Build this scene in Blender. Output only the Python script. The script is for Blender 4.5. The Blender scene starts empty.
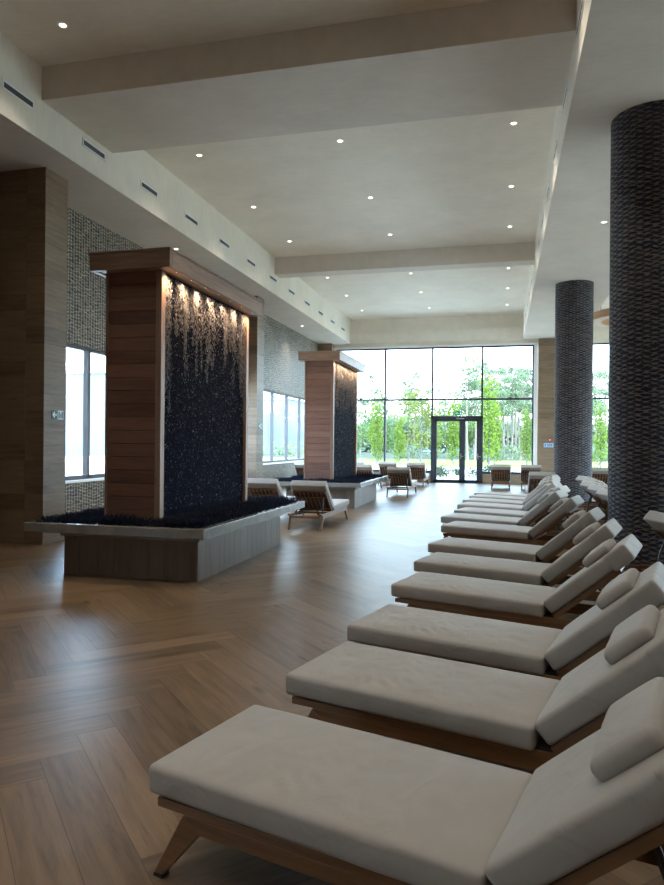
import bpy, bmesh, math, random
from mathutils import Vector, Matrix, noise

R = math.radians
S = bpy.context.scene
COL = S.collection
rnd = random.Random(7)

# ------------------------------------------------------------------ helpers
class MB:
    """collects shapes, with uv in metres (u along the grain) and a tone per face"""
    def __init__(s):
        s.v = []; s.f = []; s.uv = []; s.t = []; s.m = []
    def poly(s, pts, uvs=None, tone=.5, mi=0):
        b = len(s.v); s.v += [tuple(p) for p in pts]
        s.f.append(tuple(range(b, b + len(pts))))
        s.uv += uvs if uvs else [(0, 0)] * len(pts)
        s.t.append(tone); s.m.append(mi)
    def box(s, x0, x1, y0, y1, z0, z1, grain=None, M=None, tone=None, mi=0):
        d = (x1 - x0, y1 - y0, z1 - z0)
        if grain is None: grain = max(range(3), key=lambda i: d[i])
        if tone is None: tone = rnd.random()
        ou, ov = rnd.uniform(0, 50), rnd.uniform(0, 50)
        P = [Vector((x, y, z)) for z in (z0, z1) for y in (y0, y1) for x in (x0, x1)]
        b = len(s.v)
        s.v += [tuple(M @ p if M else p) for p in P]
        for q, n in (((0, 2, 3, 1), 2), ((4, 5, 7, 6), 2), ((0, 1, 5, 4), 1), ((2, 6, 7, 3), 1), ((0, 4, 6, 2), 0), ((1, 3, 7, 5), 0)):
            s.f.append(tuple(b + i for i in q))
            ax = [i for i in range(3) if i != n]
            ua = grain if grain in ax else ax[0]
            va = [i for i in ax if i != ua][0]
            s.uv += [(P[i][ua] + ou, P[i][va] + ov + n * .37) for i in q]
            s.t.append(tone); s.m.append(mi)
    def prism(s, pts2, y0, y1, tone=None, M=None, mi=0):
        """polygon in the xz plane, extruded along y"""
        if tone is None: tone = rnd.random()
        n = len(pts2); b = len(s.v)
        for y in (y0, y1):
            for x, z in pts2:
                p = Vector((x, y, z)); s.v.append(tuple(M @ p if M else p))
        ou = rnd.uniform(0, 50)
        s.f.append(tuple(b + i for i in range(n))); s.uv += [(p[0] + ou, p[1]) for p in pts2]; s.t.append(tone); s.m.append(mi)
        s.f.append(tuple(b + n + i for i in reversed(range(n)))); s.uv += [(p[0] + ou, p[1]) for p in reversed(pts2)]; s.t.append(tone); s.m.append(mi)
        for i in range(n):
            j = (i + 1) % n
            s.f.append((b + j, b + i, b + n + i, b + n + j))
            L = math.hypot(pts2[j][0] - pts2[i][0], pts2[j][1] - pts2[i][1])
            s.uv += [(L + ou, 0), (ou, 0), (ou, y1 - y0), (L + ou, y1 - y0)]; s.t.append(tone); s.m.append(mi)
    def tube(s, pts, r, n=8, tone=.5, cap=True, mi=0):
        pts = [Vector(p) for p in pts]
        rr = r if isinstance(r, (list, tuple)) else [r] * len(pts)
        b = len(s.v); acc = 0
        for i, p in enumerate(pts):
            d = (pts[min(i + 1, len(pts) - 1)] - pts[max(i - 1, 0)]).normalized()
            a = d.cross(Vector((0, 0, 1)) if abs(d.z) < .9 else Vector((1, 0, 0))).normalized()
            c = d.cross(a)
            for k in range(n):
                t = 2 * math.pi * k / n
                s.v.append(tuple(p + (a * math.cos(t) + c * math.sin(t)) * rr[i]))
        for i in range(len(pts) - 1):
            L = (pts[i + 1] - pts[i]).length
            for k in range(n):
                k2 = (k + 1) % n
                s.f.append((b + i * n + k, b + (i + 1) * n + k, b + (i + 1) * n + k2, b + i * n + k2))
                s.uv += [(acc, k / n), (acc + L, k / n), (acc + L, (k + 1) / n), (acc, (k + 1) / n)]
                s.t.append(tone); s.m.append(mi)
            acc += L
        if cap:
            for o in (0, (len(pts) - 1) * n):
                s.f.append(tuple(b + o + (k if o else n - 1 - k) for k in range(n))); s.uv += [(0, 0)] * n
                s.t.append(tone); s.m.append(mi)
    def build(s, name, mat, parent=None, bevel=0, smooth=False, loc=None):
        me = bpy.data.meshes.new(name)
        me.from_pydata(s.v, [], s.f)
        uv = me.uv_layers.new(name='UVMap')
        uv.data.foreach_set('uv', [c for p in s.uv for c in p])
        at = me.attributes.new('tone', 'FLOAT', 'FACE')
        at.data.foreach_set('value', s.t)
        for m in (mat if isinstance(mat, (list, tuple)) else [mat]): me.materials.append(m)
        me.polygons.foreach_set('material_index', s.m)
        if smooth: me.polygons.foreach_set('use_smooth', [True] * len(me.polygons))
        me.update()
        o = bpy.data.objects.new(name, me); COL.objects.link(o)
        if parent: o.parent = parent
        if loc: o.location = loc
        if bevel:
            m = o.modifiers.new('edge', 'BEVEL'); m.width = bevel; m.segments = 2; m.limit_method = 'ANGLE'; m.angle_limit = R(40)
            m.harden_normals = False
        return o

def tag(o, label=None, cat=None, group=None, kind=None):
    if label: o['label'] = label
    if cat: o['category'] = cat
    if group: o['group'] = group
    if kind: o['kind'] = kind
    return o
def empty(name, loc=(0, 0, 0), rz=0):
    o = bpy.data.objects.new(name, None); COL.objects.link(o)
    o.empty_display_size = .1
    o.location = loc; o.rotation_euler = (0, 0, rz); return o
def thing(name, label, cat, loc=(0, 0, 0), rz=0, group=None):
    return tag(empty(name, loc, rz), label, cat, group)
def struct(o): o['kind'] = 'structure'; return o
def copy_tree(o, parent=None):
    c = o.copy(); COL.objects.link(c); c.parent = parent
    for ch in [x for x in ALL if x.parent == o]:
        copy_tree(ch, c)
    return c
ALL = []
def snapshot():
    global ALL
    ALL = list(COL.objects)
ORD = ['nearest', 'second', 'third', 'fourth', 'fifth', 'sixth', 'seventh', 'eighth', 'ninth', 'tenth', 'eleventh', 'twelfth', 'thirteenth']

# ------------------------------------------------------------------ materials
class NT:
    def __init__(s, name):
        s.m = bpy.data.materials.new(name); s.m.use_nodes = True
        s.t = s.m.node_tree; s.t.nodes.clear()
        s.out = s.n('ShaderNodeOutputMaterial')
    def n(s, ty, **kw):
        x = s.t.nodes.new(ty)
        for k, v in kw.items():
            if k.startswith('i_'):
                key = k[2:]; key = int(key) if key.isdigit() else key.replace('_', ' ')
                s.put(x.inputs[key], v)
            else: setattr(x, k, v)
        return x
    def put(s, sock, v):
        if hasattr(v, 'is_linked') or isinstance(v, bpy.types.NodeSocket): s.t.links.new(v, sock)
        elif hasattr(v, 'outputs'): s.t.links.new(v.outputs[0], sock)
        else: sock.default_value = v
    def math(s, op, a, b=None, c=None, clamp=False):
        x = s.n('ShaderNodeMath', operation=op, use_clamp=clamp)
        s.put(x.inputs[0], a)
        if b is not None: s.put(x.inputs[1], b)
        if c is not None: s.put(x.inputs[2], c)
        return x.outputs[0]
    def ramp(s, fac, stops, interp='LINEAR'):
        x = s.n('ShaderNodeValToRGB'); cr = x.color_ramp; cr.interpolation = interp
        while len(cr.elements) < len(stops): cr.elements.new(.5)
        for e, (p, c) in zip(cr.elements, stops):
            e.position = p; e.color = (*c, 1) if len(c) == 3 else c
        s.put(x.inputs[0], fac); return x.outputs[0]
    def mix(s, fac, a, b, mode='MIX'):
        x = s.n('ShaderNodeMix', data_type='RGBA', blend_type=mode)
        s.put(x.inputs[0], fac); s.put(x.inputs[6], a if not isinstance(a, tuple) else (*a, 1)); s.put(x.inputs[7], b if not isinstance(b, tuple) else (*b, 1))
        return x.outputs[2]
    def vmap(s, scale, src='UV'):
        c = s.n('ShaderNodeTexCoord')
        m = s.n('ShaderNodeMapping'); s.t.links.new(c.outputs[src], m.inputs[0]); m.inputs['Scale'].default_value = scale
        return m.outputs[0]
    def noise(s, vec, scale, detail=4, rough=.55, dist=0):
        x = s.n('ShaderNodeTexNoise'); s.put(x.inputs['Vector'], vec)
        x.inputs['Scale'].default_value = scale; x.inputs['Detail'].default_value = detail
        x.inputs['Roughness'].default_value = rough; x.inputs['Distortion'].default_value = dist
        return x.outputs[0]
    def bump(s, h, strength, dist=.01):
        x = s.n('ShaderNodeBump'); x.inputs['Strength'].default_value = strength; x.inputs['Distance'].default_value = dist
        s.put(x.inputs['Height'], h); return x.outputs[0]
    def pbr(s, col, rough=.5, normal=None, metal=0, spec=.5, **kw):
        x = s.n('ShaderNodeBsdfPrincipled')
        s.put(x.inputs['Base Color'], col if not isinstance(col, tuple) else (*col, 1))
        s.put(x.inputs['Roughness'], rough); x.inputs['Metallic'].default_value = metal
        x.inputs['Specular IOR Level'].default_value = spec
        if normal: s.put(x.inputs['Normal'], normal)
        for k, v in kw.items(): s.put(x.inputs[k.replace('_', ' ')], v)
        s.t.links.new(x.outputs[0], s.out.inputs[0]); return s.m

def srgb(r, g, b):
    return tuple(((c / 255 + .055) / 1.055) ** 2.4 if c > 10 else c / 255 / 12.92 for c in (r, g, b))

def wood(name, dark, light, rough=.4, knots=0, spec=.5, contrast=1., bump=.15):
    t = NT(name)
    g1 = t.noise(t.vmap((1.2, 14, 1)), 1.6, 5, .6, .6)
    g2 = t.noise(t.vmap((3, 90, 1)), 2.2, 3, .6, .2)
    g3 = t.noise(t.vmap((.7, 3.5, 1)), 1.3, 3, .5, 1.)
    a = t.n('ShaderNodeAttribute', attribute_name='tone').outputs['Fac']
    v = t.math('ADD', t.math('MULTIPLY', g1, .55), t.math('MULTIPLY', g2, .25))
    v = t.math('ADD', v, t.math('MULTIPLY', g3, .3))
    v = t.math('ADD', v, t.math('MULTIPLY_ADD', a, .34 * contrast, -.2 * contrast))
    mid = tuple((x + y) / 2 for x, y in zip(dark, light))
    c = t.ramp(v, [(.3, dark), (.52, mid), (.78, light)])
    if knots:
        vo = t.n('ShaderNodeTexVoronoi'); t.put(vo.inputs['Vector'], t.vmap((1.0, 3.2, 1))); vo.inputs['Scale'].default_value = 1.3
        k = t.math('SUBTRACT', 1, t.math('MULTIPLY', vo.outputs[0], 7), clamp=True)
        c = t.mix(t.math('MULTIPLY', k, knots), c, tuple(x * .35 for x in dark))
        g4 = t.noise(t.vmap((.9, 7, 1)), 2.4, 4, .65, 1.2)
        st = t.ramp(g4, [(.62, (0, 0, 0)), (.74, (1, 1, 1))])
        c = t.mix(t.math('MULTIPLY', st, .55 * knots), c, tuple(x * .45 for x in dark))
    rg = t.math('MULTIPLY_ADD', g2, .18, rough - .09)
    return t.pbr(c, rg, t.bump(g2, bump, .002), spec=spec)

M = {}
M['floor'] = wood('oak_plank_floor', (.092, .059, .032), (.265, .175, .102), .38, knots=1., spec=.24, contrast=.7)
M['floor_gap'] = NT('floor_joint').pbr((.05, .035, .025), .7)
M['pillar_wood'] = wood('pale_oak_cladding', (.13, .085, .052), (.33, .235, .15), .5, knots=.4, contrast=.6)
M['tower_wood'] = wood('walnut_cladding', (.105, .048, .033), (.25, .125, .085), .5, spec=.3, contrast=.9)
M['trim_wood'] = wood('light_walnut_trim', (.12, .066, .042), (.36, .22, .145), .45, contrast=.5)
M['grey_board'] = wood('grey_oak_boards', (.11, .074, .05), (.215, .158, .115), .42, contrast=.5)
M['teak'] = wood('teak_frame', (.078, .036, .016), (.27, .135, .06), .42, contrast=.6)
M['slat'] = wood('dark_teak_slats', (.055, .02, .012), (.19, .08, .05), .5, contrast=.7)

def plaster(name, col):
    t = NT(name)
    v = t.vmap((1, 1, 1), 'Object')
    n = t.noise(v, 1.3, 6, .6)
    n2 = t.noise(t.vmap((3, 14, 3), 'Object'), 1.5, 4, .6)
    c = t.ramp(t.math('ADD', t.math('MULTIPLY', n, .6), t.math('MULTIPLY', n2, .4)), [(.35, tuple(x * .88 for x in col)), (.65, col)])
    return t.pbr(c, .85, t.bump(n2, .12, .01), spec=.2)
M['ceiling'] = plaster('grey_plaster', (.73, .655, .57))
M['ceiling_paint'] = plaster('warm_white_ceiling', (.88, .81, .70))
M['fascia'] = plaster('cream_plaster', (.84, .775, .665))
M['white'] = NT('white_paint').pbr((.88, .87, .85), .5)
M['dark'] = NT('dark_metal').pbr((.022, .021, .024), .45)
M['black_rubber'] = NT('black_rubber').pbr((.012, .012, .012), .6)
M['anthracite'] = NT('anthracite_frame').pbr((.028, .031, .042), .4)
M['louver'] = NT('grey_louver').pbr((.10, .10, .11), .5)
M['chrome'] = NT('brushed_steel').pbr((.7, .7, .7), .3, metal=1)

def stone(name, col):
    t = NT(name)
    n = t.noise(t.vmap((1, 1, 1), 'Object'), 5, 6, .65, .4)
    c = t.ramp(n, [(.35, tuple(x * .75 for x in col)), (.65, col)])
    return t.pbr(c, t.math('MULTIPLY_ADD', n, .2, .12), spec=.7)
M['ledge'] = stone('honed_stone', (.23, .22, .195))

def fabric():
    t = NT('ivory_upholstery')
    v = t.vmap((1, 1, 1), 'Object')
    w = t.noise(t.vmap((3.5, 1.6, 3), 'Object'), 2.2, 3, .5, .8)
    f = t.noise(v, 220, 2, .5)
    c = t.ramp(w, [(.3, (.355, .333, .305)), (.7, (.385, .36, .33))])
    h = t.math('ADD', t.math('MULTIPLY', w, 1.), t.math('MULTIPLY', f, .012))
    return t.pbr(c, .72, t.bump(h, .35, .03), spec=.25, Sheen_Weight=.15)
M['fabric'] = fabric()

def lens_mosaic(name, tile_a, tile_b, grout, P, H, r):
    """two staggered lattices of lens shaped chips set in wavy grout, wrapped round a column"""
    t = NT(name)
    g = t.n('ShaderNodeTexCoord'); s = t.n('ShaderNodeSeparateXYZ'); t.t.links.new(g.outputs['Object'], s.inputs[0])
    u = t.math('MULTIPLY', t.math('ARCTAN2', s.outputs[1], s.outputs[0]), r); z = s.outputs[2]
    cv = t.n('ShaderNodeCombineXYZ'); t.put(cv.inputs[0], t.math('MULTIPLY', u, 1.2)); t.put(cv.inputs[1], z)
    wob = t.noise(cv.outputs[0], 7, 3, .6)
    z2 = t.math('ADD', z, t.math('MULTIPLY_ADD', wob, .09, -.045))
    masks = []; tiles = []
    for k in (0, 1):
        uu = t.math('ADD', t.math('DIVIDE', u, P), .5 * k); vv = t.math('ADD', t.math('DIVIDE', z2, H), .5 * k + .13)
        ci = t.math('FLOOR', uu); ri = t.math('FLOOR', vv)
        du = t.math('ABSOLUTE', t.math('SUBTRACT', t.math('SUBTRACT', uu, ci), .5)); dv = t.math('ABSOLUTE', t.math('SUBTRACT', t.math('SUBTRACT', vv, ri), .5))
        c2 = t.n('ShaderNodeCombineXYZ'); t.put(c2.inputs[0], t.math('ADD', ci, 37.0 * k)); t.put(c2.inputs[1], ri)
        w2 = t.n('ShaderNodeTexWhiteNoise', noise_dimensions='2D'); t.put(w2.inputs['Vector'], c2.outputs[0])
        hg = t.math('MULTIPLY_ADD', w2.outputs[0], .14, .22)
        lim = t.math('MULTIPLY', hg, t.math('SUBTRACT', 1, t.math('POWER', t.math('DIVIDE', du, .40), 2.4)))
        masks.append(t.math('MULTIPLY_ADD', t.math('SUBTRACT', lim, dv), 12, .5, clamp=True))
        tiles.append(t.n('ShaderNodeSeparateColor', i_0=w2.outputs[1]).outputs[1])
    m = t.math('MAXIMUM', masks[0], masks[1])
    rd = t.mix(masks[0], tiles[1], tiles[0])
    tile = t.mix(rd, tile_a, tile_b)
    gn = t.noise(g.outputs['Object'], 4, 3)
    gr = t.mix(gn, tuple(x * .65 for x in grout), grout)
    return t.pbr(t.mix(m, gr, tile), .65, t.bump(m, .4, .006), spec=.2)
def mosaic(name, tile_a, tile_b, grout, uw, vh, cyl_r=None, bias=.36, jitter=1., rough=.4):
    """staggered stacks of lens shaped chips in wavy grout"""
    t = NT(name)
    g = t.n('ShaderNodeTexCoord'); s = t.n('ShaderNodeSeparateXYZ'); t.t.links.new(g.outputs['Object'], s.inputs[0])
    if cyl_r: u = t.math('MULTIPLY', t.math('ARCTAN2', s.outputs[1], s.outputs[0]), cyl_r)
    else: u = s.outputs[1]
    z = s.outputs[2]
    uu = t.math('DIVIDE', u, uw)
    ci = t.math('FLOOR', uu); cu = t.math('SUBTRACT', uu, ci)
    wn = t.n('ShaderNodeTexWhiteNoise', noise_dimensions='1D'); t.put(wn.inputs['W'], ci)
    cv = t.n('ShaderNodeCombineXYZ'); t.put(cv.inputs[0], t.math('MULTIPLY', ci, 3.1)); t.put(cv.inputs[1], z)
    wob = t.noise(cv.outputs[0], 9, 2, .5)
    vv = t.math('ADD', t.math('DIVIDE', z, vh), t.math('ADD', t.math('MULTIPLY', wn.outputs[0], 7 * jitter), t.math('MULTIPLY', wob, 1.6)))
    ri = t.math('FLOOR', vv); rv = t.math('SUBTRACT', vv, ri)
    du = t.math('ABSOLUTE', t.math('SUBTRACT', cu, .5)); dv = t.math('ABSOLUTE', t.math('SUBTRACT', rv, .5))
    c2 = t.n('ShaderNodeCombineXYZ'); t.put(c2.inputs[0], ci); t.put(c2.inputs[1], ri)
    w2 = t.n('ShaderNodeTexWhiteNoise', noise_dimensions='2D'); t.put(w2.inputs['Vector'], c2.outputs[0])
    r = w2.outputs[0]
    hgt = t.math('MULTIPLY_ADD', r, .14, bias)
    lim = t.math('MULTIPLY', hgt, t.math('SUBTRACT', 1.08 if cyl_r is None else 1.25, t.math('POWER', t.math('MULTIPLY', du, 2), 3)))
    mask = t.math('MULTIPLY_ADD', t.math('SUBTRACT', lim, dv), 14, .5, clamp=True)
    tile = t.mix(t.n('ShaderNodeSeparateColor', i_0=w2.outputs[1]).outputs[1], tile_a, tile_b)
    gn = t.noise(g.outputs['Object'], 3, 3)
    gr = t.mix(gn, tuple(x * .7 for x in grout), grout)
    c = t.mix(mask, gr, tile)
    return t.pbr(c, t.math('MULTIPLY_ADD', mask, rough - .7, .7), t.bump(t.math('SUBTRACT', lim, dv), .35, .01), spec=.2)
M['wall_mosaic'] = mosaic('wall_mosaic', (.04, .045, .055), (.14, .13, .115), (.56, .465, .33), .075, .06, None, .37, rough=.5)
M['column_mosaic'] = lens_mosaic('column_mosaic', (.010, .014, .036), (.030, .032, .046), (.20, .175, .145), .17, .058, .46)

def glass(name, tint=(.9, .95, .97)):
    t = NT(name)
    tr = t.n('ShaderNodeBsdfTransparent'); tr.inputs[0].default_value = (*tint, 1)
    gl = t.n('ShaderNodeBsdfGlossy'); gl.inputs['Roughness'].default_value = .02
    fr = t.n('ShaderNodeFresnel'); fr.inputs[0].default_value = 1.45
    mx = t.n('ShaderNodeMixShader'); gm = t.n('ShaderNodeNewGeometry'); t.put(mx.inputs[0], t.math('MULTIPLY', fr.outputs[0], t.math('SUBTRACT', 1, gm.outputs['Backfacing']))); t.t.links.new(tr.outputs[0], mx.inputs[1]); t.t.links.new(gl.outputs[0], mx.inputs[2])
    t.t.links.new(mx.outputs[0], t.out.inputs[0]); return t.m
M['glass'] = glass('clear_glazing', (.66, .73, .76))
M['blue_glass'] = glass('blue_solar_glazing', (.90, .96, 1.0))

def emit(name, col, st):
    t = NT(name); e = t.n('ShaderNodeEmission'); e.inputs[0].default_value = (*col, 1); e.inputs[1].default_value = st
    t.t.links.new(e.outputs[0], t.out.inputs[0]); return t.m
M['lamp'] = emit('warm_led', (1, .86, .62), 2.2)
M['lamp_small'] = emit('small_warm_led', (1, .85, .62), 6)
M['sign_green'] = NT('sign_green').pbr((.02, .22, .11), .4)
M['sign_white'] = NT('sign_white').pbr((.75, .82, .78), .4)
M['sign_lit'] = emit('lit_exit_green', (.02, .17, .08), .5)
M['sign_dkgreen'] = NT('sign_dark_green').pbr((.015, .10, .06), .4)
M['red'] = NT('alarm_red').pbr((.55, .03, .03), .4)
M['blue_sign'] = NT('pale_blue_sign').pbr((.42, .62, .85), .4)
M['dark_blue'] = NT('dark_blue_mark').pbr((.05, .14, .35), .4)

def pebbles():
    t = NT('black_pebble_panel')
    v = t.vmap((1, 1, .8), 'Object')
    vo = t.n('ShaderNodeTexVoronoi'); t.put(vo.inputs['Vector'], v); vo.inputs['Scale'].default_value = 34
    c = t.ramp(vo.outputs[0], [(.0, (.006, .008, .020)), (.5, (.003, .004, .011)), (.8, (.001, .001, .004))])
    return t.pbr(c, .8, t.bump(vo.outputs[0], .8, .015), spec=.03)
M['pebble'] = pebbles()
def drops():
    t = NT('water_drops')
    a = t.n('ShaderNodeAttribute', attribute_name='tone').outputs['Fac']
    c = t.ramp(a, [(0, (.02, .024, .04)), (.5, (.07, .08, .11)), (.75, (.17, .17, .17)), (1, (.55, .55, .57))])
    return t.pbr(c, .5, spec=.2)
M['drops'] = drops()
def leaf(name, a, b):
    t = NT(name)
    at = t.n('ShaderNodeAttribute', attribute_name='tone').outputs['Fac']
    c = t.mix(at, a, b)
    d = t.n('ShaderNodeBsdfDiffuse'); t.put(d.inputs[0], c)
    tr = t.n('ShaderNodeBsdfTranslucent'); t.put(tr.inputs[0], c)
    mx = t.n('ShaderNodeMixShader'); mx.inputs[0].default_value = .4
    t.t.links.new(d.outputs[0], mx.inputs[1]); t.t.links.new(tr.outputs[0], mx.inputs[2]); t.t.links.new(mx.outputs[0], t.out.inputs[0])
    return t.m
M['dark_grass'] = leaf('dark_grass', (.010, .013, .026), (.030, .036, .055))
M['leaf_birch'] = leaf('birch_leaves', (.17, .185, .045), (.23, .235, .08))
M['leaf_bright'] = leaf('bright_leaves', (.13, .19, .026), (.20, .25, .055))
M['leaf_green'] = leaf('green_leaves', (.12, .18, .065), (.19, .24, .10))
M['leaf_pine'] = leaf('pine_needles', (.15, .195, .11), (.23, .26, .15))  # paler and yellower, distance haze put into the colour
M['leaf_shrub'] = leaf('shrub_leaves', (.037, .054, .021), (.075, .084, .045))
M['bark'] = NT('pine_bark').pbr((.20, .15, .12), .9)
M['bark_pale'] = NT('birch_bark').pbr((.11, .10, .09), .9)
def ground(name, a, b, sc):
    t = NT(name); n = t.noise(t.vmap((1, 1, 1), 'Object'), sc, 6, .65)
    return t.pbr(t.ramp(n, [(.35, a), (.65, b)]), .95, spec=.1)
M['lawn'] = ground('lawn', (.15, .20, .035), (.21, .25, .06), 1.5)
M['gravel'] = ground('gravel_bed', (.30, .265, .215), (.45, .40, .33), 8)
M['path'] = ground('pale_paving', (.42, .41, .40), (.48, .47, .46), .6)
M['deck'] = ground('pale_terrace', (.56, .49, .40), (.64, .56, .46), .6)
M['forest_floor'] = ground('forest_floor', (.05, .06, .033), (.083, .084, .054), .5)
M['water'] = NT('lake_water').pbr((.09, .15, .21), .7, spec=.05)
M['pale_wall'] = NT('pale_render').pbr((.105, .135, .16), .8)
M['pale_glass'] = NT('far_window_glass').pbr((.085, .125, .16), .5, spec=.2)

# ------------------------------------------------------------------ room dimensions
ZS, ZC, ZB = 5.40, 6.36, 5.92           # soffit, ceiling, beam underside
XL, XW, XR, XR2, XE = -5.85, -7.07, .73, 2.67, 9.0
YB, YW = -6.0, 26.3

# floor: herringbone planks 1.2 x 0.2
fl = MB()
w, n = .2, 6
X0, Y0 = -2.80, .08
e1 = Vector((1, 1, 0)) / math.sqrt(2); e2 = Vector((-1, 1, 0)) / math.sqrt(2)
def fpt(a, b): return Vector((X0, Y0, 0)) + e1 * (a * w) + e2 * (b * w)
def plank(a, b, la, lb, grain):
    g = .005
    q = [(a + g, b + g), (a + la - g, b + g), (a + la - g, b + lb - g), (a + g, b + lb - g)]
    P = [fpt(*p) for p in q]
    c = fpt(a + la / 2, b + lb / 2)
    if c.x < -9.0 or c.x > 9.0 or c.y < YB or c.y > YW + .1: return
    ou, ov = rnd.uniform(0, 90), rnd.uniform(0, 90)
    uv = [((p[0] if grain == 0 else p[1]) * w + ou, (p[1] if grain == 0 else p[0]) * w + ov) for p in q]
    P = [Vector((min(max(p.x, -9.2), 9.2), min(p.y, YW + .2), 0)) for p in P]
    fl.poly(P, uv, rnd.random())
for y in range(-90, 260):
    for m in range(-26, 26):
        x = y + 2 * n * m
        c = fpt(x, y)
        if -11 < c.x < 11 and YB - 2 < c.y < YW + 2:
            plank(x, y, n, 1, 0)
            plank(x - 1, y, 1, n, 1)
fo = struct(fl.build('floor', M['floor']))
sb = MB(); sb.box(-9.3, 9.3, YB - .2, YW + .3, -.12, -.002); o = struct(sb.build('floor_base', M['floor_gap']))

# ceilings and beams
def sbox(name, mat, *b, bevel=0):
    m = MB(); m.box(*b); return struct(m.build(name, mat, bevel=bevel))
sbox('ceiling_main', M['ceiling_paint'], XL - .1, XR + .1, YB, YW + .3, ZC, ZC + .4)
sbox('ceiling_right', M['ceiling_paint'], XR2 - .1, XE + .3, YB, YW + .3, ZC, ZC + .4)
def soffit(name, x0, x1):
    m = MB()
    m.box(x0, x1, YB, YW, ZS, ZC + .4, mi=0)
    for i, f in enumerate(m.f):
        if i >= 4: m.m[i] = 1
    return struct(m.build(name, [M['ceiling'], M['fascia']]))
soffit('ceiling_soffit_left', -9.3, XL)
soffit('ceiling_beam_right', XR, XR2)
sbox('ceiling_beam_wide', M['ceiling'], XL, XR, 7.66, 9.32, ZB, ZC + .1)
sbox('ceiling_beam_far', M['ceiling'], XL, XR, 17.0, 17.45, ZB, ZC + .1)
sbox('ceiling_beam_right_near', M['ceiling'], XR2, XE, 8.2, 9.32, ZB, ZC + .1)
sbox('ceiling_beam_right_far', M['ceiling'], XR2, XE, 17.0, 17.45, ZB, ZC + .1)

# wall left (mosaic) with two window openings
W1 = (9.1, 16.8, .82, 3.13); W2 = (18.05, 25.75, .84, 3.12)
m = MB()
xa, xb = XW - .35, XW
m.box(xa, xb, 8.5, W1[0], 0, ZS); m.box(xa, xb, W1[1], W2[0], 0, ZS); m.box(xa, xb, W2[1], YW + .3, 0, ZS)
for W_ in (W1, W2):
    m.box(xa, xb, W_[0], W_[1], 0, W_[2]); m.box(xa, xb, W_[0], W_[1], W_[3], ZS)
struct(m.build('wall_left', M['wall_mosaic']))
NW_ADDED = (-4.4, -3.0, .82, 3.13)  # unseen window behind the camera, added for more light from the left
m = MB(); m.box(-9.3, -9.0, YB, NW_ADDED[0], 0, ZS); m.box(-9.3, -9.0, NW_ADDED[1], 8.6, 0, ZS); m.box(-9.3, -9.0, NW_ADDED[0], NW_ADDED[1], 0, NW_ADDED[2]); m.box(-9.3, -9.0, NW_ADDED[0], NW_ADDED[1], NW_ADDED[3], ZS)
struct(m.build('wall_left_near', M['wall_mosaic']))
sbox('wall_back', M['tower_wood'], -9.3, XE + .3, YB - .3, YB, 0, ZC + .4)
RW_ADDED = (5.0, 25.6, .4, 3.0)  # unseen windows in the right wall, added to brighten the room
m = MB(); m.box(XE, XE + .3, YB, RW_ADDED[0], 0, ZC + .4); m.box(XE, XE + .3, RW_ADDED[1], YW + .3, 0, ZC + .4)
m.box(XE, XE + .3, RW_ADDED[0], RW_ADDED[1], 0, RW_ADDED[2]); m.box(XE, XE + .3, RW_ADDED[0], RW_ADDED[1], RW_ADDED[3], ZC + .4)
struct(m.build('wall_right', M['fascia']))
win = struct(empty('window_5', (XE + .1, RW_ADDED[0], RW_ADDED[2])))
wid, hgt = RW_ADDED[1] - RW_ADDED[0], RW_ADDED[3] - RW_ADDED[2]
f = MB(); f.box(-.05, .05, 0, wid, hgt - .06, hgt); f.box(-.05, .05, 0, wid, 0, .06); f.box(-.05, .05, 0, .06, 0, hgt); f.box(-.05, .05, wid - .06, wid, 0, hgt)
f.build('window_frame', M['anthracite'], win)
for k in range(9):
    ya, yb = wid * k / 9, wid * (k + 1) / 9
    if k:
        mu = MB(); mu.box(-.05, .05, ya - .035, ya + .035, 0, hgt); mu.build('mullion', M['anthracite'], win)
    g = MB(); g.box(-.008, .008, ya, yb, 0, hgt); g.build('pane', M['glass'], win)
for k, (W_, pitch, first) in enumerate(((W1, 1.5, 10.7), (W2, 1.51, 20.76), (NW_ADDED, .7, -3.7))):  # the last one is the added unseen window
    win = struct(empty('window_%d' % (k + 1 if k < 2 else 6), (XW - .12 if k < 2 else -9.12, W_[0], W_[2])))
    hgt = W_[3] - W_[2]; wid = W_[1] - W_[0]
    f = MB()
    f.box(-.05, .05, 0, wid, hgt - .05, hgt); f.box(-.05, .05, 0, wid, 0, .07)
    f.box(-.05, .05, 0, .05, 0, hgt); f.box(-.05, .05, wid - .05, wid, 0, hgt)
    f.build('window_frame', M['louver'], win)
    s_ = MB(); s_.box(-.06, .16, -.02, wid + .02, -.045, .0); s_.build('window_sill', M['white'], win, .006)
    y = first - W_[0]
    while y - pitch > .2: y -= pitch
    edges = [0]
    while y < wid - .2:
        mu = MB(); mu.box(-.05, .05, y - .035, y + .035, 0, hgt); mu.build('mullion', M['louver'], win); edges.append(y); y += pitch
    edges.append(wid)
    for a, b in zip(edges, edges[1:]):
        g = MB(); g.box(-.008, .008, a, b, 0, hgt); g.build('pane', M['blue_glass'], win)

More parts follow.
